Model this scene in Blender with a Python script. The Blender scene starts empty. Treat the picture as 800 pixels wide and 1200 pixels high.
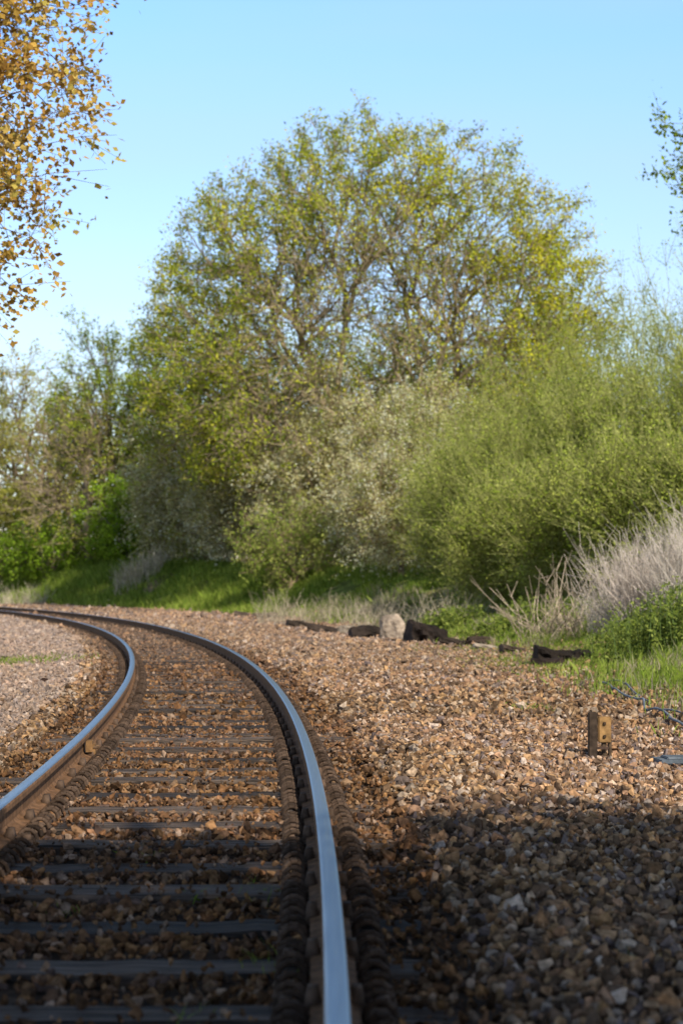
import bpy, math, numpy as np
from mathutils import Vector
import bmesh
rng=np.random.default_rng(7)
scene=bpy.context.scene
F=2100.0; HC=1.22; YH=680.0
def P(px,d): return (px-400)/F*d
def Z(py,d): return HC+(YH-py)*d/F
R=182.0; D0=2.5
CX=-R; CY=D0
EL=math.radians(38);hx,hy=.45,-.893
SUN=np.array([hx*math.cos(EL),hy*math.cos(EL),math.sin(EL)])
def so(s,o):
    a=np.asarray(s)/R; r=R+np.asarray(o)
    return CX+r*np.cos(a), CY+r*np.sin(a)
def inv(x,y):
    dx=x-CX; dy=y-CY
    return np.arctan2(dy,dx)*R, np.hypot(dx,dy)-R
_T=rng.random((256,256))
def vn(x,y):
    x=np.asarray(x,float); y=np.asarray(y,float)
    xi=np.floor(x).astype(int); yi=np.floor(y).astype(int); fx=x-xi; fy=y-yi
    fx=fx*fx*(3-2*fx); fy=fy*fy*(3-2*fy)
    g=lambda a,b:_T[a&255,b&255]
    return (g(xi,yi)*(1-fx)+g(xi+1,yi)*fx)*(1-fy)+(g(xi,yi+1)*(1-fx)+g(xi+1,yi+1)*fx)*fy
def fbm(x,y): return (vn(x,y)+.5*vn(2*x+9,2*y+3)+.25*vn(4*x+5,4*y+17))/1.75
def sstep(t): t=np.clip(t,0,1); return t*t*(3-2*t)
def edge(x,y):
    s,o=inv(x,y)
    return 4.8+0.10*np.clip(s-19,-10,36)+(fbm(x*.45,y*.45)-.5)*2.0
def height(x,y):
    x=np.asarray(x,float); y=np.asarray(y,float)
    s,o=inv(x,y); e=edge(x,y)
    h=(1.05+.016*np.clip(s-40,0,80))*sstep((o-e+0.5)/(6.0-2.0*sstep((s-40)/25)))*sstep((s+10)/25)
    h=h+(fbm(x*.8,y*.8)-.5)*0.22*sstep((o-e+.3)/2)
    h=h+0.5*sstep((-o-7)/8)+(fbm(x*.7+30,y*.7)-.5)*.15*sstep((-o-4)/3)
    h=h+0.05*np.exp(-((o-.75)/.35)**2)+0.04*np.exp(-((o+2.3)/.35)**2)
    h=h+np.where(np.abs(o)>.3,(fbm(x*1.7,y*1.7)-.5)*0.05,0)*np.where((o>.5)|(o<-2),1,.35)
    h=h-0.08*sstep((o-1.2)/2.5)*(1-sstep((o-e+1)/2))-0.06*sstep((-o-2.7)/2)
    h=h-0.022*((o<.35)&(o>-1.85))
    return h
class MB:
    def __init__(s): s.V=[];s.Fs=[];s.C=[];s.M=[];s.n=0
    def add(s,V,Fc,mat=0,col=(1,1,1)):
        V=np.asarray(V,float).reshape(-1,3); Fc=np.asarray(Fc,int)
        c=np.empty((len(V),3)); c[:]=col
        s.V.append(V); s.C.append(c); s.Fs.append(Fc+s.n)
        s.M.append(np.broadcast_to(np.asarray(mat),(len(Fc),))); s.n+=len(V)
    def build(s,name,mats,smooth=False):
        V=np.concatenate(s.V);C=np.concatenate(s.C)
        li=np.concatenate([f.ravel() for f in s.Fs])
        tot=np.concatenate([np.full(len(f),f.shape[1]) for f in s.Fs])
        st=np.concatenate([[0],np.cumsum(tot)[:-1]])
        me=bpy.data.meshes.new(name)
        me.vertices.add(len(V)); me.vertices.foreach_set('co',V.astype(np.float32).ravel())
        me.loops.add(len(li)); me.loops.foreach_set('vertex_index',li.astype(np.int32))
        me.polygons.add(len(tot)); me.polygons.foreach_set('loop_start',st.astype(np.int32))
        me.polygons.foreach_set('material_index',np.concatenate(s.M).astype(np.int32))
        me.polygons.foreach_set('use_smooth',np.full(len(tot),smooth))
        a=me.color_attributes.new('Col','FLOAT_COLOR','POINT')
        a.data.foreach_set('color',np.hstack([C,np.ones((len(C),1))]).astype(np.float32).ravel())
        for m in mats: me.materials.append(m)
        me.update(calc_edges=True); me.validate()
        ob=bpy.data.objects.new(name,me); scene.collection.objects.link(ob)
        return ob
def norm(v): return v/np.maximum(np.linalg.norm(v,axis=-1,keepdims=True),1e-9)
def tubes(mb,P0,P1,R0,R1,k=4,mat=0,col=(1,1,1)):
    P0=np.asarray(P0);P1=np.asarray(P1);R0=np.asarray(R0);R1=np.asarray(R1);n=len(P0)
    if n==0:return
    d=norm(P1-P0); ref=np.where(np.abs(d[:,2:3])>.8,np.array([[1.,0,0]]),np.array([[0,0,1.]]))
    u=norm(np.cross(d,ref)); v=np.cross(d,u)
    a=np.arange(k)/k*2*np.pi
    ring=u[:,None]*np.cos(a)[None,:,None]+v[:,None]*np.sin(a)[None,:,None]
    A=P0[:,None]+ring*R0[:,None,None]; B=P1[:,None]+ring*R1[:,None,None]
    V=np.concatenate([A,B],1).reshape(-1,3)
    i=np.arange(k);j=(i+1)%k
    q=np.stack([i,j,j+k,i+k],1)
    Fc=(q[None]+np.arange(n)[:,None,None]*2*k).reshape(-1,4)
    c=np.asarray(col,float)
    if c.ndim==2: c=np.repeat(c,2*k,0)
    mb.add(V,Fc,mat,c)
NB=norm(SUN+np.array([0,0,.3]))*.75
def leaves(mb,C,size,cols,aspect=.6,mat=1):
    n=len(C)
    nn=norm(rng.normal(size=(n,3))*.75+NB)
    t=norm(np.cross(nn,rng.normal(size=(n,3))))
    w=np.cross(nn,t)
    L=(size*rng.uniform(.6,1.3,n))[:,None]; W=L*aspect*.5
    V=np.stack([C-t*L*.5,C+w*W+nn*L*.06,C+t*L*.5,C-w*W+nn*L*.06],1).reshape(-1,3)
    mb.add(V,np.arange(4*n).reshape(n,4),mat,np.repeat(cols,4,0))
def grow(p,pts,segs,r0,ex,wob,fr=(.28,.45)):
    n=len(pts)
    if n<=2:
        for q in pts:
            m=(p+q)/2+rng.normal(size=3)*wob*np.linalg.norm(q-p)
            r=r0; segs.append((p,m,r*1.1,r*.9)); segs.append((m,q,r*.9,r*.5))
        return
    k=3 if (n>12 and rng.random()<.45) else 2
    if n>1200: k=7
    c=pts[rng.choice(n,k,replace=False)]
    for _ in range(3):
        lab=((pts[:,None]-c[None])**2).sum(-1).argmin(1)
        for j in range(k):
            if (lab==j).any(): c[j]=pts[lab==j].mean(0)
    lab=((pts[:,None]-c[None])**2).sum(-1).argmin(1)
    if (lab==lab[0]).all(): lab=np.arange(n)%k
    for j in range(k):
        sub=pts[lab==j]
        if len(sub)==0: continue
        cc=sub.mean(0); L=np.linalg.norm(cc-p)
        node=p+(cc-p)*rng.uniform(*fr)+rng.normal(size=3)*wob*L*.5
        ra=r0*n**ex*.92; rb=r0*len(sub)**ex; ra=min(ra,rb*1.3)
        m=(p+node)/2+rng.normal(size=3)*wob*L*.3
        segs.append((p,m,ra,(ra+rb)/2)); segs.append((m,node,(ra+rb)/2,rb))
        grow(node,sub,segs,r0,ex,wob,fr)
def put_segs(mb,segs,col,mat=0,thr=.03):
    if not segs: return
    a=np.array([s[0] for s in segs]);b=np.array([s[1] for s in segs]);r=np.array([s[2] for s in segs]);q=np.array([s[3] for s in segs])
    cc=np.array(col)[None]*rng.uniform(.75,1.2,(len(a),1))
    m=r>thr
    tubes(mb,a[m],b[m],r[m],q[m],7,mat,cc[m]); tubes(mb,a[~m],b[~m],r[~m],q[~m],3,mat,cc[~m])
def envelope(n,c,rad,zmin=None,shell=.45,bump=.16,seed=0):
    g=np.random.default_rng(seed); ph=g.uniform(0,6.28,8); out=[]
    while len(out)<n:
        d=norm(g.normal(size=(n*3,3)))
        az=np.arctan2(d[:,1],d[:,0]); el=d[:,2]
        b=1+bump*(np.sin(3*az+ph[0]+2*el)+.7*np.sin(5*az+4*el+ph[1])+.7*np.sin(7*el*2+ph[2]+2*az)+.5*np.sin(11*az+ph[3]-9*el))/1.9
        rr=(shell+(1-shell)*g.random(n*3)**.6)*b
        p=np.array(c)+d*rr[:,None]*np.array(rad)
        if zmin is not None: p=p[p[:,2]>zmin]
        out=list(out)+list(p)
    return np.array(out[:n])
def tree(name,base,fork,pts,mats,bark,pal,nleaf,lsize,spread,r0=.012,ex=.5,wob=.12,aspect=.6,twigs=3,twl=.5,up=.3,trunk=None,hi=None,tw_r=None,dens=None,fr=(.28,.45),gain=1.0):
    mb=MB(); segs=[]
    base=np.array(base,float);fork=np.array(fork,float)
    grow(fork,pts,segs,r0,ex,wob,fr)
    rt=trunk or r0*len(pts)**ex
    m=(base+fork)/2+rng.normal(size=3)*.04*np.linalg.norm(fork-base)
    tubes(mb,[base-[0,0,.4],m],[m,fork],[rt*1.35,rt*1.05],[rt*1.05,rt*.9],10,0,bark)
    put_segs(mb,segs,bark)
    N=len(pts)
    ctr=pts.mean(0); od=norm(pts-ctr)
    T0=np.repeat(pts,twigs,0); dd=norm(np.repeat(od,twigs,0)*.7+rng.normal(size=(N*twigs,3))*.7+np.array([0,0,up]))
    Lw=twl*rng.uniform(.5,1.2,(N*twigs,1)); T1=T0+dd*Lw
    tr=tw_r or r0*.6
    tubes(mb,T0,T1,np.full(N*twigs,tr),np.full(N*twigs,tr*.5),3,0,np.array(bark)[None]*rng.uniform(.8,1.3,(N*twigs,1)))
    per=nleaf/twigs; lam=per*rng.uniform(.3,1.7,N*twigs)
    if dens is not None: lam=lam*np.repeat(dens(pts),twigs)
    cnt=rng.poisson(lam)
    idx=np.repeat(np.arange(N*twigs),cnt); n=len(idx)
    C=T0[idx]+dd[idx]*Lw[idx]*rng.uniform(0.0,1.1,(n,1))+rng.normal(size=(n,3))*spread
    pal=np.array(pal); cl=rng.integers(0,len(pal),N); cl=np.repeat(cl,twigs)[idx]
    mixr=rng.random(n)<.35; cl[mixr]=rng.integers(0,len(pal),mixr.sum())
    cols=pal[cl]*rng.uniform(.65,1.25,(n,1))*gain
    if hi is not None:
        t=sstep((C[:,0]-hi[0])/(hi[1]-hi[0]))[:,None]; cols=cols*(1-t)+cols*np.array(hi[2])*t  # sunlit side painted into leaf colour, brighter yellow along x
    leaves(mb,C,lsize,np.clip(cols,0,.78),aspect,1)
    return mb.build(name,mats)
def mat(name):
    m=bpy.data.materials.new(name); m.use_nodes=True; nt=m.node_tree
    return m,nt,nt.nodes,nt.links,nt.nodes['Principled BSDF']
def attr_mat(name,rough=.85,nscale=40,lo=.7,hi=1.25,bump=.3,bs=60,spec=.3,bd=.01):
    m,nt,N,L,b=mat(name)
    a=N.new('ShaderNodeAttribute');a.attribute_name='Col'
    tc=N.new('ShaderNodeTexCoord')
    n=N.new('ShaderNodeTexNoise');n.inputs['Scale'].default_value=nscale;n.inputs['Detail'].default_value=2
    L.new(tc.outputs['Object'],n.inputs['Vector'])
    mr=N.new('ShaderNodeMapRange');mr.inputs[1].default_value=.3;mr.inputs[2].default_value=.7;mr.inputs[3].default_value=lo;mr.inputs[4].default_value=hi
    L.new(n.outputs['Fac'],mr.inputs[0])
    mx=N.new('ShaderNodeMix');mx.data_type='RGBA';mx.blend_type='MULTIPLY';mx.inputs[0].default_value=1
    L.new(a.outputs['Color'],mx.inputs[6]);L.new(mr.outputs[0],mx.inputs[7])
    L.new(mx.outputs[2],b.inputs['Base Color'])
    b.inputs['Roughness'].default_value=rough;b.inputs['Specular IOR Level'].default_value=spec
    if bump:
        n2=N.new('ShaderNodeTexNoise');n2.inputs['Scale'].default_value=bs;n2.inputs['Detail'].default_value=2
        L.new(tc.outputs['Object'],n2.inputs['Vector'])
        bp=N.new('ShaderNodeBump');bp.inputs['Strength'].default_value=bump;bp.inputs['Distance'].default_value=bd
        L.new(n2.outputs['Fac'],bp.inputs['Height']);L.new(bp.outputs[0],b.inputs['Normal'])
    return m
def diff_mat(name,ns,lo,hi):
    m,nt,N,L,b=mat(name)
    N.remove(b);a=N.new('ShaderNodeAttribute');a.attribute_name='Col';b=N.new('ShaderNodeBsdfDiffuse')
    n=N.new('ShaderNodeTexNoise');n.inputs['Scale'].default_value=ns;n.inputs['Detail'].default_value=2;mr=N.new('ShaderNodeMapRange');mr.inputs[1].default_value=.3;mr.inputs[2].default_value=.7;mr.inputs[3].default_value=lo;mr.inputs[4].default_value=hi
    tc=N.new('ShaderNodeTexCoord');L.new(tc.outputs['Object'],n.inputs['Vector']);L.new(n.outputs['Fac'],mr.inputs[0])
    mx=N.new('ShaderNodeMix');mx.data_type='RGBA';mx.blend_type='MULTIPLY';mx.inputs[0].default_value=1
    L.new(a.outputs['Color'],mx.inputs[6]);L.new(mr.outputs[0],mx.inputs[7]);L.new(mx.outputs[2],b.inputs['Color']);L.new(b.outputs[0],N['Material Output'].inputs['Surface'])
    return m
def leaf_mat(name,tr=.36):
    m,nt,N,L,b=mat(name)
    a=N.new('ShaderNodeAttribute');a.attribute_name='Col'
    N.remove(b); b=N.new('ShaderNodeBsdfDiffuse');L.new(a.outputs['Color'],b.inputs['Color'])
    t=N.new('ShaderNodeBsdfTranslucent');L.new(a.outputs['Color'],t.inputs['Color'])
    mx=N.new('ShaderNodeMixShader');mx.inputs[0].default_value=tr
    L.new(b.outputs[0],mx.inputs[1]);L.new(t.outputs[0],mx.inputs[2])
    L.new(mx.outputs[0],N['Material Output'].inputs['Surface'])
    return m
M_bark=diff_mat('bark',5,.6,1.4)
M_leaf=leaf_mat('leaf')
M_stone=diff_mat('ballast_stone',38,.5,1.4)
M_rock=attr_mat('rock',.9,5,.5,1.4,.8,14,.2,bd=.04)
M_rust=attr_mat('rusty_iron',.85,25,.6,1.4,.4,80,.15,bd=.004)
TM=[M_bark,M_leaf]
M_steel,nt,N,L,b=mat('polished_steel')
b.inputs['Metallic'].default_value=.9;b.inputs['Base Color'].default_value=(.36,.46,.55,1)
tc=N.new('ShaderNodeTexCoord');mp=N.new('ShaderNodeMapping');mp.inputs['Scale'].default_value=(30,1.2,30)
n=N.new('ShaderNodeTexNoise');n.inputs['Scale'].default_value=2;n.inputs['Detail'].default_value=4
L.new(tc.outputs['Object'],mp.inputs[0]);L.new(mp.outputs[0],n.inputs['Vector'])
mr=N.new('ShaderNodeMapRange');mr.inputs[3].default_value=.25;mr.inputs[4].default_value=.5
L.new(n.outputs['Fac'],mr.inputs[0]);L.new(mr.outputs[0],b.inputs['Roughness'])
M_wood,nt,N,L,b=mat('sleeper_timber')
a=N.new('ShaderNodeAttribute');a.attribute_name='Col'
tc=N.new('ShaderNodeTexCoord');mp=N.new('ShaderNodeMapping');mp.inputs['Scale'].default_value=(1.5,32,28)
n=N.new('ShaderNodeTexNoise');n.inputs['Scale'].default_value=1.6;n.inputs['Detail'].default_value=7;n.inputs['Roughness'].default_value=.65
L.new(tc.outputs['Object'],mp.inputs[0]);L.new(mp.outputs[0],n.inputs['Vector'])
cr=N.new('ShaderNodeValToRGB');cr.color_ramp.elements[0].position=.38;cr.color_ramp.elements[0].color=(.12,.11,.1,1);cr.color_ramp.elements[1].position=.66;cr.color_ramp.elements[1].color=(2.2,2.1,2.0,1)
L.new(n.outputs['Fac'],cr.inputs[0])
mx=N.new('ShaderNodeMix');mx.data_type='RGBA';mx.blend_type='MULTIPLY';mx.inputs[0].default_value=1
L.new(a.outputs['Color'],mx.inputs[6]);L.new(cr.outputs[0],mx.inputs[7]);L.new(mx.outputs[2],b.inputs['Base Color'])
b.inputs['Roughness'].default_value=.72;b.inputs['Specular IOR Level'].default_value=.3
bp=N.new('ShaderNodeBump');bp.inputs['Strength'].default_value=1;bp.inputs['Distance'].default_value=.025
L.new(n.outputs['Fac'],bp.inputs['Height']);L.new(bp.outputs[0],b.inputs['Normal'])
M_ground,nt,N,L,b=mat('ground_soil_gravel')
a=N.new('ShaderNodeAttribute');a.attribute_name='Col'
tc=N.new('ShaderNodeTexCoord')
v=N.new('ShaderNodeTexVoronoi');v.inputs['Scale'].default_value=16;L.new(tc.outputs['Object'],v.inputs['Vector'])
n=N.new('ShaderNodeTexNoise');n.inputs['Scale'].default_value=3;n.inputs['Detail'].default_value=5;L.new(tc.outputs['Object'],n.inputs['Vector'])
sep=N.new('ShaderNodeSeparateColor');L.new(v.outputs['Color'],sep.inputs[0])
mr=N.new('ShaderNodeMapRange');mr.inputs[3].default_value=.55;mr.inputs[4].default_value=1.4;L.new(sep.outputs[0],mr.inputs[0])
mr2=N.new('ShaderNodeMapRange');mr2.inputs[1].default_value=.3;mr2.inputs[2].default_value=.7;mr2.inputs[3].default_value=.6;mr2.inputs[4].default_value=1.3;L.new(n.outputs['Fac'],mr2.inputs[0])
mu=N.new('ShaderNodeMath');mu.operation='MULTIPLY';L.new(mr.outputs[0],mu.inputs[0]);L.new(mr2.outputs[0],mu.inputs[1])
mx=N.new('ShaderNodeMix');mx.data_type='RGBA';mx.blend_type='MULTIPLY';mx.inputs[0].default_value=1
L.new(a.outputs['Color'],mx.inputs[6]);L.new(mu.outputs[0],mx.inputs[7]);L.new(mx.outputs[2],b.inputs['Base Color'])
b.inputs['Roughness'].default_value=.95;b.inputs['Specular IOR Level'].default_value=.1
def axis(lo,hi,c,w,n1,n2):
    mid=np.linspace(c-w,c+w,n1); g=np.geomspace(1,1+(hi-c-w),n2)-1; h=np.geomspace(1,1+(c-w-lo),n2)-1
    return np.unique(np.concatenate([c-w-h[1:],mid,c+w+g[1:]]))
gx=axis(-900,900,0,13,150,45); gy=axis(-300,1500,45,47,300,35)
X,Y=np.meshgrid(gx,gy); Hh=height(X,Y)
s,o=inv(X,Y);e=edge(X,Y)
gm=(1-sstep((o-e+.4)/1.0))*sstep((o+5.5)/1.2)
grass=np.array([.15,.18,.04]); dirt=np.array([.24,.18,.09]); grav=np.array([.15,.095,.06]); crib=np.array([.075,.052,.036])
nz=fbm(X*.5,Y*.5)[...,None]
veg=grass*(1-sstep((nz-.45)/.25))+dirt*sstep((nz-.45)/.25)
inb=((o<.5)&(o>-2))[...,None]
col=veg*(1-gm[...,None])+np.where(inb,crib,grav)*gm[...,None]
nx,ny=len(gx),len(gy); i=np.arange(nx-1)[None]+np.arange(ny-1)[:,None]*nx
Fc=np.stack([i,i+1,i+1+nx,i+nx],-1).reshape(-1,4)
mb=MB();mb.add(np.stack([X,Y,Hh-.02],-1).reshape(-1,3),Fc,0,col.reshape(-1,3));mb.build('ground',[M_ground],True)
def hull(n,seed,flat):
    g=np.random.default_rng(seed);bm=bmesh.new()
    p=norm(g.normal(size=(n,3)))*g.uniform(.75,1.1,(n,1))*np.array([1,g.uniform(.6,.85),flat])
    for q in p: bm.verts.new(q)
    bmesh.ops.convex_hull(bm,input=bm.verts)
    bmesh.ops.delete(bm,geom=[x for x in bm.verts if not x.link_faces],context='VERTS')
    bmesh.ops.triangulate(bm,faces=bm.faces); bm.verts.index_update()
    V=np.array([v.co[:] for v in bm.verts]);T=np.array([[v.index for v in f.verts] for f in bm.faces]);bm.free();return V,T
HI=[hull(11,k,.42+.06*(k%5)) for k in range(10)]; LO=[hull(8,50+k,.6) for k in range(5)]
spal=np.array([[.42,.26,.14],[.37,.205,.10],[.22,.14,.088],[.48,.33,.21],[.12,.075,.045],[.39,.22,.12],[.22,.16,.13],[.48,.28,.13],[.16,.10,.06],[.31,.18,.095],[.52,.39,.28]])
def scatter(mb,x,y,z,size,protos,cols):
    n=len(x); pid=rng.integers(0,len(protos),n)
    q=norm(rng.normal(size=(n,4))); q[:,1:3]*=.8; q=norm(q)
    w,a,b_,c=q.T
    Rm=np.stack([1-2*(b_*b_+c*c),2*(a*b_-c*w),2*(a*c+b_*w),2*(a*b_+c*w),1-2*(a*a+c*c),2*(b_*c-a*w),2*(a*c-b_*w),2*(b_*c+a*w),1-2*(a*a+b_*b_)],1).reshape(n,3,3)
    for k,(V,T) in enumerate(protos):
        m=np.where(pid==k)[0]
        W=np.einsum('nij,vj->nvi',Rm[m],V)*size[m][:,None,None]+np.stack([x[m],y[m],z[m]],1)[:,None]
        Fc=(T[None]+np.arange(len(m))[:,None,None]*len(V)).reshape(-1,3)
        mb.add(W.reshape(-1,3),Fc,0,np.repeat(cols[m],len(V),0))
SP=.66; SW=.12
def zone(mb,d0,d1,dens,s0,s1,protos,xm=2.0):
    xl=-.2*d1-xm; xr=.2*d1+xm
    n=int((d1-d0)*(xr-xl)*dens); x=rng.uniform(xl,xr,n);y=rng.uniform(d0,d1,n)
    s,o=inv(x,y);e=edge(x,y)
    k=(np.abs(x)<.2*y+xm)&(o<e+rng.normal(size=n)*.5)&(o>-5.5+rng.normal(size=n)*.4)
    k&=~((o>e-1.5)&(rng.random(n)<.35))
    onr=(np.abs(o)<.09)|(np.abs(o+1.505)<.09); k&=~onr
    ph=np.abs(((s/SP+.5)%1)-.5)*SP; on_sl=(ph<SW+.005)&(o<.42)&(o>-1.95)
    cov=fbm(x*1.1+3,y*1.1); 
    k&=~(on_sl&(rng.random(n)>.11+.5*sstep((cov-.48)/.2)+.7*(o>.2)))
    inb=(o<.45)&(o>-1.95)
    x,y,o,on_sl,inb=x[k],y[k],o[k],on_sl[k],inb[k];n=len(x)
    size=rng.uniform(s0,s1,n)*np.where(rng.random(n)<.12,1.5,1)*np.where(rng.random(n)<.3,.6,1)
    size=np.where(inb,size*.85,size); size=np.where(on_sl,size*.7,size)
    z=height(x,y)+rng.uniform(-.4,.9,n)*size*.6; z=np.where(on_sl,.0+size*.25,z)
    c=spal[rng.integers(0,len(spal),n)]*rng.uniform(.55,1.2,(n,1))
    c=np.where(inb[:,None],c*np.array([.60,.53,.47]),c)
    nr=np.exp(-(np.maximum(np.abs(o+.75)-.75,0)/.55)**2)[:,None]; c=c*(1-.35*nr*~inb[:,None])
    pk=sstep((fbm(x*.35+50,y*.35)-.45)/.2)[:,None]; c=c*(1-pk)+c*np.array([1.12,1.12,1.2])*pk
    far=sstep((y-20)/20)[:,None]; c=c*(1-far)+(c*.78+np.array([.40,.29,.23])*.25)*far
    lf=(o<-2.2)[:,None]; c=np.where(lf,c*.6+np.array([.42,.33,.28])*.42,c)
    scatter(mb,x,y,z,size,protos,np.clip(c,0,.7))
mb=MB()
zone(mb,2.2,16,820,.019,.039,HI,.8)
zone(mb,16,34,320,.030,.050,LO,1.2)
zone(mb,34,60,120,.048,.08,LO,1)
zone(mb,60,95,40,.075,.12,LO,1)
mb.build('ballast_gravel',[M_stone])
mb=MB()
for k in range(-6,190):
    s0=k*SP; w=SW*rng.uniform(.88,1.08); jt=rng.normal()*.022; tilt=rng.normal()*.018
    lx=np.linspace(-2.05,.46,15); rows=[]; zt=-.002+rng.normal()*.008
    for o_ in lx:
        ds=jt+tilt*(o_+.75)
        wob=rng.normal(size=2)*.008; t=zt+rng.normal()*.003
        x1,y1=so(s0+ds-w+wob[0],o_);x2,y2=so(s0+ds+w+wob[1],o_)
        x3,y3=so(s0+ds-w+.018,o_);x4,y4=so(s0+ds+w-.018,o_); xm_,ym_=so(s0+ds,o_)
        rows+= [(x1,y1,-.14),(x1,y1,t-.016),(x3,y3,t),(xm_,ym_,t-.004),(x4,y4,t),(x2,y2,t-.016),(x2,y2,-.14)]
    V=np.array(rows);m=7;Fc=[]
    for a_ in range(14):
        for b_ in range(6): Fc.append([a_*m+b_,(a_+1)*m+b_,(a_+1)*m+b_+1,a_*m+b_+1])
    c=np.array([.075,.055,.042])*rng.uniform(.45,1.6)
    mb.add(V,Fc,0,c)
    mb.add(V,[[0,1,5,6],[98,99,103,104]],0,c)
mb.build('railway_sleepers',[M_wood])
prof=[(-.07,.012),(-.07,.022),(-.02,.036),(-.010,.05),(-.010,.115),(-.020,.125),(-.036,.132),(-.036,.155),(-.031,.165),(-.022,.169),(0,.1705),(.022,.169),(.031,.165),(.036,.155),(.036,.132),(.020,.125),(.010,.115),(.010,.05),(.02,.036),(.07,.022),(.07,.012)]
def rail(o0):
    mb=MB();S=np.concatenate([np.arange(-8,40,.25),np.arange(40,150,.6)]);pr=np.array(prof);m=len(pr)
    V=[]
    for s_ in S:
        x,y=so(s_,o0+pr[:,0]); V.append(np.stack([x,y,pr[:,1]],1))
    V=np.concatenate(V); Fs=[];Ms=[]
    for b_ in range(m-1):
        a_=np.arange(len(S)-1); Fs.append(np.stack([a_*m+b_,(a_+1)*m+b_,(a_+1)*m+b_+1,a_*m+b_+1],1)); Ms.append(np.full(len(a_),1 if 8<=b_<=11 else 0))
    mb.add(V,np.concatenate(Fs),np.concatenate(Ms),(.19,.10,.05))
    return mb
def boxV(s_,o_,z_,ls,lo,lz,tz=0.85):
    V=[]
    for dz,t in ((0,1),(lz,tz)):
        for a_,b_ in ((-1,-1),(1,-1),(1,1),(-1,1)):
            x,y=so(s_+a_*ls/2*t,o_+b_*lo/2*t); V.append((float(x),float(y),z_+dz))
    return V,[[0,1,2,3],[4,7,6,5],[0,4,5,1],[1,5,6,2],[2,6,7,3],[3,7,4,0]]
def frs(c=1): return np.array([.095,.06,.04])*rng.uniform(.6,1.3)*c
for nm,o0 in (('steel_rail',0.0),('steel_rail',-1.505)):
    rail(o0).build(nm,[M_rust,M_steel],False)
    fb=MB()
    for k in range(-6,190):
        s0=k*SP
        V,Fc=boxV(s0,o0,.002,.17,.34,.010,.97);fb.add(V,Fc,0,frs())
        for sd in (-1,1):
            V,Fc=boxV(s0,o0+sd*.062,.013,.11,.05,.055,.6);fb.add(V,Fc,0,frs())
            V,Fc=boxV(s0,o0+sd*.14,.013,.045,.045,.025,.7);fb.add(V,Fc,0,frs())
    for sd in (-1,1):
        S=np.arange(-4,95,.13)+.05
        for s_ in S:
            t=np.linspace(0,np.pi,6); oc=o0+sd*.128
            x,y=so(s_+rng.normal()*.01+.01*np.cos(t)*rng.normal(),oc+.046*np.cos(t)); z=-.006+.05*np.sin(t)*rng.uniform(.8,1.1)
            p=np.stack([x,y,z],1); r=np.full(5,.011)
            tubes(fb,p[:-1],p[1:],r,r,6,0,frs(.85))
    fb.build('rail_fastenings',[M_rust],True)
mb=MB(); 
sJ=9.9
for o_,ls,lo,z_,lz in ((-1.505+.052,.12,.045,.05,.075),(-1.505+.08,.08,.03,.03,.07)):
    V,Fc=boxV(sJ,o_,z_,ls,lo,lz,.95);mb.add(V,Fc,0,(.22,.12,.05))
for ds in (-.035,.035):
    x,y=so(sJ+ds,-1.505+.08);x2,y2=so(sJ+ds,-1.505+.115);tubes(mb,[np.array([x,y,.08])],[np.array([x2,y2,.08])],[.012],[.012],6,0,(.15,.09,.05))
mb.build('rail_joint_bracket',[M_rust])
def box(mb,c,s,col,mat=0,bev=.006,rotz=0):
    bm=bmesh.new();bmesh.ops.create_cube(bm,size=1)
    for v in bm.verts: v.co=Vector((v.co.x*s[0],v.co.y*s[1],v.co.z*s[2]))
    if bev: bmesh.ops.bevel(bm,geom=bm.edges[:],offset=bev,segments=2,affect='EDGES')
    ca,sa=math.cos(rotz),math.sin(rotz)
    bm.verts.index_update();V=np.array([(v.co.x*ca-v.co.y*sa+c[0],v.co.x*sa+v.co.y*ca+c[1],v.co.z+c[2]) for v in bm.verts])
    for f in bm.faces: mb.add(V[[v.index for v in f.verts]],[list(range(len(f.verts)))],mat,col)
    bm.free()
d=12.6; gz=float(height(P(700,d),d)); mb=MB()
box(mb,(P(692,d),d-.02,gz+.13),(.06,.06,.38),(.06,.04,.027))
box(mb,(P(706.5,d),d+.01,gz+.195),(.088,.07,.18),(.32,.18,.07))
box(mb,(P(706,d),d+.02,gz+.03),(.03,.05,.18),(.10,.065,.04))
box(mb,(P(713,d),d+.02,gz+.03),(.02,.05,.16),(.10,.065,.04),bev=.003)
box(mb,(P(702,d),d-.035,gz+.07),(.1,.01,.02),(.09,.055,.04),bev=.002)
for zz in (.15,.24): box(mb,(P(706,d),d-.03,gz+zz),(.02,.02,.02),(.08,.05,.03),bev=.003)
mb.build('wooden_marker_post',[M_rust])
d=12.4;mb=MB()
box(mb,(P(800,d),d,float(height(P(800,d),d))+.035),(.42,.25,.03),(.13,.15,.17),rotz=.15)
box(mb,(P(800,d),d,float(height(P(800,d),d))+.056),(.3,.16,.02),(.16,.18,.2),rotz=.15)
mb.build('metal_cover_plate',[M_rock])
mb=MB(); t=np.linspace(0,1,40)
pxs=np.interp(t,[0,.3,.6,.85,1],[700,730,765,785,830]); ds=np.interp(t,[0,.3,.6,.85,1],[22,19.5,17.3,16,15])
x=P(pxs,ds)+.05*np.sin(t*19);z=height(x,ds)+.05+.02*np.sin(t*31)
p=np.stack([x,ds,z],1); tubes(mb,p[:-1],p[1:],np.full(39,.012),np.full(39,.012),7,0,(.20,.22,.25)); 
p2=p+np.array([.12,.15,0])+.05*np.sin(t*9)[:,None]; tubes(mb,p2[:-1],p2[1:],np.full(39,.010),np.full(39,.010),7,0,(.16,.18,.21))
mb.build('trackside_cable',[M_rock],True)
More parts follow.
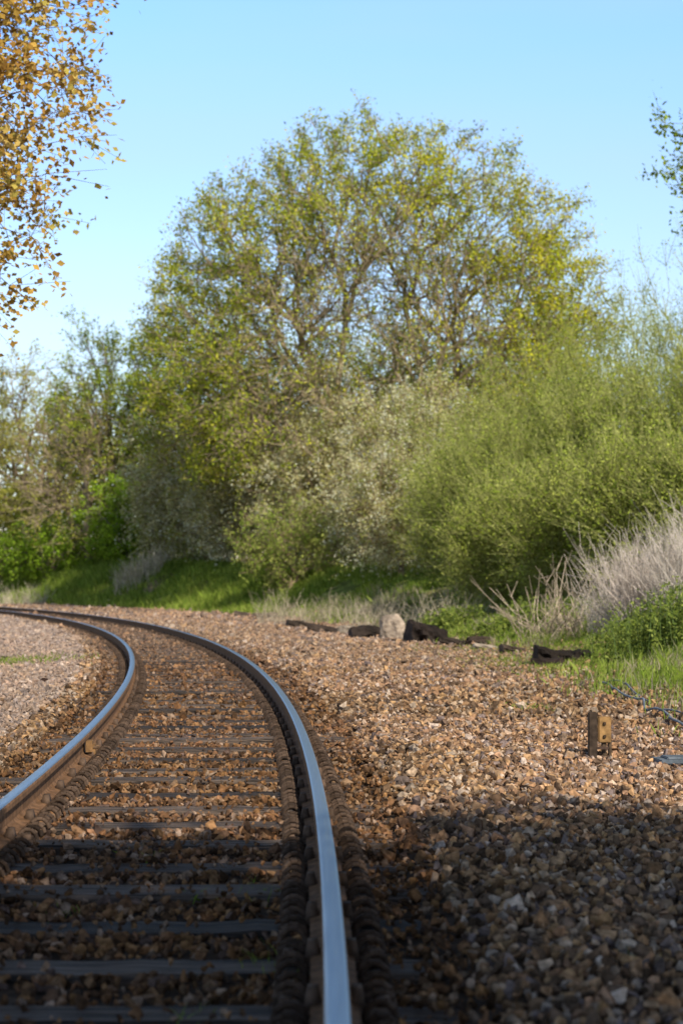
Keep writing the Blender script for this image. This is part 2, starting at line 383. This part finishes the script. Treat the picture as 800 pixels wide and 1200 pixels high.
def boulder(name,px,d,w,h,col):
    bm=bmesh.new();bmesh.ops.create_icosphere(bm,subdivisions=4,radius=1)
    x=P(px,d);g=float(height(x,d));sd=rng.uniform(0,50)
    V=np.array([v.co[:] for v in bm.verts]);Fc=np.array([[v.index for v in f.verts] for f in bm.faces]);bm.free()
    V=np.sign(V)*np.abs(V)**.75
    nn=fbm(V[:,0]*1.6+sd,V[:,1]*1.6+V[:,2]*2.1)*.7+fbm(V[:,0]*4+sd,V[:,2]*4+V[:,1]*3)*.3
    V=V*(.65+.7*nn)[:,None]*np.array([w/2,w*.4,h*.62])+np.array([x,d,g+h*.35])
    mb=MB();mb.add(V,Fc,0,np.array(col)*(.6+.8*nn)[:,None]);mb.build(name,[M_rock],False)
def log(name,px,d,L_,r,ang,col,zo=0):
    x=P(px,d);g=float(height(x,d));n=26;k=18
    t=np.linspace(-.5,.5,n)*L_; a_=np.arange(k)/k*2*np.pi; V=[]
    for i_,tt in enumerate(t):
        rr=r*(.45+1.1*fbm(np.cos(a_)*2+5+px,np.sin(a_)*2+tt*6))*(1-.25*(i_/n))
        V.append(np.stack([x+tt*math.cos(ang)-rr*np.cos(a_)*math.sin(ang),d+tt*math.sin(ang)+rr*np.cos(a_)*math.cos(ang),g+zo+r*.5+rr*np.sin(a_)*.8+.04*np.sin(tt*4+px)],1))
    V=np.concatenate(V);Fc=[]
    for a in range(n-1):
        for b in range(k): Fc.append([a*k+b,a*k+(b+1)%k,(a+1)*k+(b+1)%k,(a+1)*k+b])
    mb=MB();mb.add(V,Fc,0,col)
    mb.add(V,[list(range(k))],0,np.array(col)*2.2);mb.add(V,[list(range((n-1)*k,n*k))[::-1]],0,np.array(col)*2.2);mb.build(name,[M_rock],False)
log('charred_log',658,27.5,.85,.19,.15,(.02,.014,.01)); log('charred_log',640,27,.45,.12,-.5,(.03,.02,.015))
log('charred_log',499,37,.8,.30,.3,(.025,.017,.013));boulder('tan_boulder',459,39,.5,.55,(.34,.26,.19))
log('charred_log',428,40,.7,.2,.2,(.035,.024,.018));log('charred_log',380,44,.8,.15,-.2,(.05,.034,.025));boulder('tan_boulder',404,43,.45,.22,(.24,.19,.14))
log('fallen_log',300,62,1.5,.15,.1,(.12,.085,.06));log('fallen_log',318,60,.9,.12,-.3,(.07,.05,.035));log('charred_log',355,49,.9,.13,.3,(.05,.035,.025));boulder('dark_boulder',560,35,.5,.2,(.06,.04,.028));log('fallen_log',600,32,.5,.09,.5,(.07,.05,.035))
log('fallen_log',345,52,.7,.1,-.5,(.20,.16,.12));log('fallen_log',470,37.5,.6,.08,.1,(.06,.04,.03));log('charred_log',530,35.5,.5,.11,-.4,(.04,.028,.02));log('fallen_log',575,33.5,.7,.06,.3,(.3,.24,.18))
# ---------- vegetation
d=78
pts=envelope(3100,(P(442,d),d,10.2),(10.7,8.5,11.0),zmin=5.6,shell=.36,bump=.06,seed=3)
def bigd(p):
    q=(p-np.array([P(442,78),78,10.2]))/np.array([10.7,8.5,11.0]); r=np.hypot(q[:,0],q[:,2])
    return .25+.95*sstep((r-.4)/.4)
tree('broadleaf_tree',(P(430,d),d,1),(P(430,d),d,4.5),pts,TM,(.30,.23,.14),[(.44,.47,.045),(.36,.40,.04),(.20,.25,.035),(.58,.54,.055)],60,.145,.16,r0=.018,ex=.36,wob=.10,twigs=5,twl=.85,trunk=.5,hi=(-2,8,(1.15,1.1,.8)),dens=bigd,fr=(.3,.5),tw_r=.016)  # hi paints the sun-facing right of the crown brighter in leaf colour
def simple(name,px,top,d,wpx,zmin,n,pal,nl=40,ls=.16,bark=(.2,.16,.11),seed=1,**kw):
    zt=Z(top,d);w=wpx*d/F/2; zc=(zt+zmin)/2+ (zt-zmin)*.05; rz=(zt-zmin)/2
    x=P(px,d); g=float(height(x,d))
    pts=envelope(n,(x,d,zc),(w,w*.8,rz),zmin=zmin,shell=.3,bump=.18,seed=seed)
    return tree(name,(x,d,g),(x+rng.normal()*.3,d,g+(zmin-g)*.6+.3),pts,TM,bark,pal,nl,ls,.14,**kw)
gp=[(.32,.40,.035),(.22,.29,.03),(.42,.47,.045),(.14,.20,.028)]
simple('ash_tree',225,360,97,190,4,600,gp,seed=11,r0=.018,ex=.4,twl=.9)
simple('ash_tree',140,385,100,180,4,500,gp,34,seed=12,r0=.018,ex=.4,twl=.9,ls=.17)
simple('ash_tree',350,400,94,180,2,420,gp,44,seed=21,r0=.018,ex=.4,twl=.9)
simple('ash_tree',455,385,93,190,2,440,gp,48,seed=24,r0=.018,ex=.4,twl=.9)
simple('ash_tree',540,400,92,200,2,420,gp,44,seed=22,r0=.018,ex=.4,twl=.9)
simple('ash_tree',640,340,88,170,3,380,gp,36,seed=23,r0=.018,ex=.4,twl=.9)
op=[(.40,.37,.07),(.32,.31,.055),(.46,.41,.09),(.34,.35,.055)]
simple('ash_tree',40,428,112,210,3,480,op,28,ls=.18,seed=13,r0=.02,ex=.42,twl=1.0,bark=(.3,.22,.14))
simple('ash_tree',-60,410,110,200,3,300,op,24,ls=.18,seed=14,r0=.02,ex=.42,twl=.9)
simple('ash_tree',100,465,99,170,1.5,420,op,12,seed=15,r0=.02,ex=.42,bark=(.34,.26,.17),twl=1.0,twigs=5)
bg=[(.28,.42,.03),(.20,.31,.025),(.37,.50,.05)]
simple('hawthorn_bush',160,560,96,120,1.5,330,bg,46,.16,seed=16);simple('hawthorn_bush',55,615,101,120,1,240,bg,45,.15,seed=17)
simple('hawthorn_bush',0,575,106,140,1,240,op,45,.18,seed=18);simple('hawthorn_bush',110,600,100,110,1,240,bg,45,.15,seed=19)
bl=[(.78,.71,.42),(.72,.65,.35),(.48,.46,.13),(.31,.34,.06),(.78,.74,.52),(.62,.55,.25)]
def shrub(name,px,top,d,wpx,n,pal,seed,ls=.075,nl=60,bark=(.30,.22,.13),**kw):
    x=P(px,d);g=float(height(x,d));zt=Z(top,d);w=wpx*d/F/2
    pts=envelope(n,(x,d,g+(zt-g)*.5),(w,w*.75,(zt-g)*.5),zmin=g+.35,shell=.25,bump=.24,seed=seed)
    return tree(name,(x,d,g-.1),(x,d,g+.5),pts,TM,bark,pal,nl,ls,.10,r0=.010,ex=.36,wob=.10,twigs=6,trunk=.12,**kw)
for i,(px,top,d_,w) in enumerate([(240,465,90,190),(320,435,82,200),(415,422,74,200),(500,440,66,190),(285,520,84,160),(385,505,73,190),(470,525,63,160),(215,545,91,110)]):
    shrub('blossoming_shrub',px,top,d_,w,500,bl,30+i,twl=.65*d_/65,up=.4,nl=54,ls=.088*d_/60)
shrub('blossoming_shrub',340,590,70,120,240,[(.26,.34,.05),(.40,.42,.1)],45,ls=.10,nl=40)
wl=[(.40,.46,.065),(.32,.39,.05),(.50,.53,.10),(.18,.24,.035),(.56,.56,.16)]
for i,(px,top,d_,w) in enumerate([(565,462,57,180),(640,408,57,200),(725,352,55,210),(805,305,52,220),(548,530,51,130),(625,490,48,170),(705,445,46,180),(790,400,44,190),(880,400,43,180),(665,550,42,140),(745,530,39,140),(830,520,38,140),(590,580,45,110)]):
    shrub('willow_bush',px,top,d_,w,370,wl,60+i,ls=.082,nl=50,bark=(.28,.28,.09),aspect=.4,twl=1.0,up=1.0,tw_r=.007)
ob=[(.60,.37,.08),(.50,.28,.055),(.66,.46,.13),(.37,.20,.05),(.56,.44,.10)]
pts=envelope(1200,(-7.3,22,8.0),(4.25,4.0,5.1),shell=.35,bump=.15,seed=5)
tree('copper_leaved_tree',(-8.2,22,0),(-8,22,3.2),pts,TM,(.18,.12,.08),ob,66,.088,.09,r0=.007,ex=.48,wob=.12,twigs=5,twl=.65,up=0,aspect=.75)
pts=envelope(90,(P(905,44),44,11.2),(3.0,2.4,2.2),shell=.3,bump=.2,seed=8)
tree('broadleaf_tree',(P(935,44),44,1),(P(925,44),44,7),pts,TM,(.1,.08,.06),gp,60,.13,.12,r0=.012,ex=.45,twl=.7)
dk=[(.07,.1,.02),(.09,.13,.03)]
for i,(x_,y_,zc,rx,rz) in enumerate([(8.1,-4.7,7,4.0,3.9),(4.3,-5.6,7,3.9,3.9),(12.3,-5.6,7,4,4)]):
    pts=envelope(340,(x_,y_,zc),(rx,rx,rz),shell=.2,bump=.10,seed=80+i)
    tree('lime_tree',(x_,y_,0),(x_,y_,3),pts,TM,(.1,.08,.06),dk,58,.30,.25,r0=.012,ex=.5,twl=.6)
mb=MB();n=700
cx=rng.uniform(-60,60,n);cy=rng.uniform(118,145,n)-np.abs(cx)*.1; top=10+3.5*fbm(cx*.12,cy*0+3)
cz=rng.uniform(0,1,n)**.8*top
idx=np.repeat(np.arange(n),100);m=len(idx)
C=np.stack([cx,cy,cz],1)[idx]+rng.normal(size=(m,3))*np.array([1.0,1.0,.8])
wp=np.array([(.30,.31,.06),(.20,.23,.05),(.36,.35,.09)]);leaves(mb,C,.42,wp[rng.integers(0,3,n)][idx]*rng.uniform(.7,1.2,(m,1)),.6,0)
mb.build('distant_woodland',[M_leaf])
mb=MB();n=600
ss=rng.uniform(25,110,n); oo=rng.uniform(0,8,n)
x,y=so(ss,0); e=edge(x,y)
x,y=so(ss,e+4.2+oo); g=height(x,y); r_=rng.uniform(.25,.8,n)
idx=np.repeat(np.arange(n),90);m=len(idx)
C=np.stack([x,y,g+r_*.5],1)[idx]+rng.normal(size=(m,3))*(r_[idx]*.5)[:,None]
up_=np.array([(.20,.26,.03),(.13,.18,.03),(.28,.33,.05),(.26,.20,.09)]);leaves(mb,C,.10,up_[rng.integers(0,4,n)][idx]*rng.uniform(.6,1.3,(m,1)),.6,0)
mb.build('bramble_undergrowth',[M_leaf])
def blades(mb,x,y,h,w,cols,lean=.35):
    n=len(x);z=height(x,y)-.02;a=rng.uniform(0,6.28,n);dx,dy=np.cos(a),np.sin(a)
    lx=rng.normal(size=n)*lean*h;ly=rng.normal(size=n)*lean*h
    B=np.stack([x,y,z],1);wv=np.stack([dx*w,dy*w,0*w],1)
    Mp=B+np.stack([lx*.35,ly*.35,h*.6],1);T=B+np.stack([lx,ly,h],1)
    V=np.stack([B-wv,B+wv,Mp+wv*.7,T,Mp-wv*.7],1).reshape(-1,3)
    mb.add(V,np.arange(5*n).reshape(n,5),0,np.repeat(cols,5,0))
def veg_pts(n,s0,s1,o0,o1):
    ss=rng.uniform(s0,s1,n);x,y=so(ss,0);e=edge(x,y);oo=rng.uniform(o0,o1,n);x,y=so(ss,e+oo);return x,y,oo
mb=MB()
x,y,oo=veg_pts(230000,12,110,-1.4,6.5)
den=fbm(x*.6+7,y*.6)+.12*sstep((y-55)/15);k=(rng.random(len(x))<sstep((den-.27)/.22))&(rng.random(len(x))<sstep((oo+1.4)/2.0));x,y,den=x[k],y[k],den[k];n=len(x)
gpal=np.array([(.32,.41,.06),(.26,.34,.05),(.42,.48,.10),(.17,.25,.035)])
c=gpal[rng.integers(0,4,n)]*rng.uniform(.7,1.2,(n,1)); st=(fbm(x*.9+40,y*.9)>.55)&(rng.random(n)<.6)&(y<62);c[st]=np.array([.52,.44,.28])*rng.uniform(.6,1.1,(st.sum(),1))
hs=rng.uniform(.05,.16,n)*(1+1.2*sstep((den-.5)/.2))*(1+np.clip(y-55,0,40)/35)
blades(mb,x,y,hs,np.where(y>35,.015,.006),c)
n=16000;ss=rng.uniform(8,120,n);oo=-5.0-rng.random(n)**1.5*9;x,y=so(ss,oo);c=gpal[rng.integers(0,4,n)]*rng.uniform(.8,1.2,(n,1));st=rng.random(n)<.35;c[st]=(.46,.38,.24)
blades(mb,x,y,rng.uniform(.08,.35,n),np.full(n,.010),c)
mb.build('grass_verge',[M_leaf])
mb=MB()
for px,py,r_,n,h_ in [(316,1040,.08,40,.06),(318,1120,.07,34,.07),(88,1058,.05,22,.05),(240,1045,.04,22,.05),(180,1000,.05,20,.05),(150,990,.04,14,.04),(225,1180,.04,20,.05),(640,990,.05,18,.04),(615,826,.16,160,.06),(750,1130,.05,18,.04),(10,776,.5,900,.10),(745,780,.7,900,.08),(690,775,.6,800,.08),(610,770,.6,700,.08),(640,760,.8,900,.08),(560,755,.8,800,.08),(780,800,.5,600,.07),(710,795,.5,300,.06),(660,775,.8,800,.07)]:
    d_=F*HC/(py-YH);x=P(px,d_)+rng.normal(size=n)*r_;y=d_+rng.normal(size=n)*r_*1.5
    blades(mb,x,y,rng.uniform(.5,1.3,n)*h_,np.full(n,.0025 if d_<12 else .007),gpal[rng.integers(0,3,n)]*rng.uniform(.6,1.0,(n,1)),.6)
mb.build('ballast_weeds',[M_leaf])
def clump(name,px,d,w,h,n,ls,pal):
    mb=MB();x0=P(px,d);k=int(n/25)
    x=x0+rng.normal(size=k)*w*.35;y=d+rng.normal(size=k)*w*.35;g=height(x,y)
    hh=h*rng.uniform(.35,1.2,k)*np.exp(-((x-x0)/w)**2)
    T=np.stack([x+rng.normal(size=k)*.08,y+rng.normal(size=k)*.08,g+hh],1);B=np.stack([x,y,g-.05],1)
    tubes(mb,B,T,np.full(k,.008),np.full(k,.004),3,0,(.1,.14,.04))
    idx=np.repeat(np.arange(k),25);t=rng.random((len(idx),1))**.7
    C=B[idx]*(1-t)+T[idx]*t+rng.normal(size=(len(idx),3))*.06
    pal=np.array(pal);leaves(mb,C,ls,pal[rng.integers(0,len(pal),len(idx))]*rng.uniform(.6,1.3,(len(idx),1)),.5,1)
    mb.build(name,TM)
np_=[(.22,.27,.045),(.14,.19,.035),(.32,.36,.08)]
clump('nettle_patch',780,26,1.4,.85,5500,.06,np_);clump('nettle_patch',735,29,1.1,.45,2600,.06,np_);clump('nettle_patch',530,42,1.3,.55,3500,.09,np_)
clump('nettle_patch',610,38,1.6,.5,3500,.09,np_);clump('nettle_patch',840,25,1.6,1.0,5000,.07,np_)
def stalks(name,px,d,w,h,n,col=(.55,.47,.39),fan=.35,r=.006):
    mb=MB();x=P(px,d)+rng.uniform(-1,1,n)*w/2;y=d+rng.normal(size=n)*w*.25;g=height(x,y)
    B=np.stack([x,y,g],1);D=norm(np.stack([rng.normal(size=n)*fan,rng.normal(size=n)*fan,np.ones(n)],1))
    L_=h*rng.uniform(.35,1.15,n)[:,None]*(.6+.7*fbm(x*1.5,y*1.5))[:,None];Mi=B+D*L_*.5+rng.normal(size=(n,3))*.03;T=B+D*L_+rng.normal(size=(n,3))*.12
    cc=np.array(col)[None]*rng.uniform(.6,1.2,(n,1))
    tubes(mb,B,Mi,np.full(n,r),np.full(n,r*.8),3,0,cc);tubes(mb,Mi,T,np.full(n,r*.8),np.full(n,r*.4),3,0,cc)
    S0=Mi+(T-Mi)*rng.random((n,1));S1=S0+norm(D+rng.normal(size=(n,3))*.6)*.3*h;tubes(mb,S0,S1,np.full(n,r*.6),np.full(n,r*.3),3,0,cc)
    mb.build(name,[M_bark])
stalks('dry_stalk_clump',785,32,2.0,1.6,1800,(.6,.5,.42),r=.006,fan=.4);stalks('dry_stalk_clump',730,34,1.3,1.0,350);stalks('dry_stalk_clump',850,30,2,1.6,900)
stalks('dry_stalk_clump',645,35,1.2,1.5,70,(.46,.36,.26),.7,.011);stalks('dry_stalk_clump',380,54,4,.9,400,(.44,.36,.25),.5);stalks('dry_stalk_clump',470,47,2.6,.8,300,(.46,.38,.27),.5)
stalks('dry_stalk_clump',165,88,2.4,1.3,500,(.52,.44,.30),r=.01);stalks('dry_stalk_clump',520,43,1.5,1.1,120,(.48,.4,.28),.7);stalks('dry_stalk_clump',10,92,4,1.0,250,(.5,.42,.3),r=.01)
mb=MB();t=np.linspace(0,1,30)
A=np.array([-45.,70,9.5]);B_=np.array([-6.,84,12.0]);p=A+(B_-A)*t[:,None]-np.array([0,0,1.2])*np.sin(np.pi*t)[:,None]
tubes(mb,p[:-1],p[1:],np.full(29,.015),np.full(29,.015),5,0,(.1,.1,.11));mb.build('overhead_cable',[M_rock])
# ---------- light
S=Vector(SUN).normalized()
sl=bpy.data.lights.new('sun','SUN');sl.energy=5.0;sl.angle=math.radians(.5);sl.color=(1,.95,.84)
so_=bpy.data.objects.new('sun',sl);scene.collection.objects.link(so_);so_.rotation_euler=(-S).to_track_quat('-Z','Y').to_euler()
w=bpy.data.worlds.new('World');scene.world=w;w.use_nodes=True;nt=w.node_tree;N=nt.nodes;L=nt.links
bgd=N['Background'];sky=N.new('ShaderNodeTexSky');sky.sky_type='NISHITA';sky.sun_disc=False;sky.sun_elevation=EL;sky.sun_rotation=math.atan2(hx,hy)
sky.air_density=1.0;sky.dust_density=.4;sky.ozone_density=1.5
tc=N.new('ShaderNodeTexCoord');sx=N.new('ShaderNodeSeparateXYZ');L.new(tc.outputs['Generated'],sx.inputs[0])
cr=N.new('ShaderNodeValToRGB');E=cr.color_ramp.elements
E[0].position=.0;E[0].color=(1.2,1.12,1.15,1);E[1].position=.5;E[1].color=(.36,.36,.38,1)
q=E.new(.14);q.color=(1.42,1.35,1.4,1);q=E.new(.31);q.color=(1.45,1.75,2.15,1)
L.new(sx.outputs['Z'],cr.inputs[0])
mg=N.new('ShaderNodeMix');mg.data_type='RGBA';mg.blend_type='MULTIPLY';mg.inputs[0].default_value=1
L.new(sky.outputs[0],mg.inputs[6]);L.new(cr.outputs[0],mg.inputs[7])
mp=N.new('ShaderNodeMapping');mp.inputs['Scale'].default_value=(1.5,1.5,9);n=N.new('ShaderNodeTexNoise');n.inputs['Scale'].default_value=1.3;n.inputs['Detail'].default_value=3
L.new(tc.outputs['Generated'],mp.inputs[0]);L.new(mp.outputs[0],n.inputs['Vector'])
mr=N.new('ShaderNodeMapRange');mr.inputs[1].default_value=.42;mr.inputs[2].default_value=.72;mr.inputs[3].default_value=0;mr.inputs[4].default_value=.35;L.new(n.outputs['Fac'],mr.inputs[0])
mx=N.new('ShaderNodeMix');mx.data_type='RGBA';L.new(mr.outputs[0],mx.inputs[0]);L.new(mg.outputs[2],mx.inputs[6]);mx.inputs[7].default_value=(4.3,5.5,6.6,1)
L.new(mx.outputs[2],bgd.inputs['Color']);bgd.inputs['Strength'].default_value=.14
cd=bpy.data.cameras.new('camera');cam=bpy.data.objects.new('camera',cd);scene.collection.objects.link(cam)
cd.sensor_fit='VERTICAL';cd.sensor_height=36;cd.sensor_width=24;cd.lens=63;cd.clip_end=4000;cd.clip_start=.1
cam.location=(0,0,HC);cam.rotation_euler=(math.radians(90)+math.atan(80/F),0,0)
cd.dof.use_dof=True;cd.dof.focus_distance=12;cd.dof.aperture_fstop=3.2
scene.camera=cam
scene.view_settings.view_transform='Standard';scene.view_settings.look='None';scene.view_settings.exposure=0
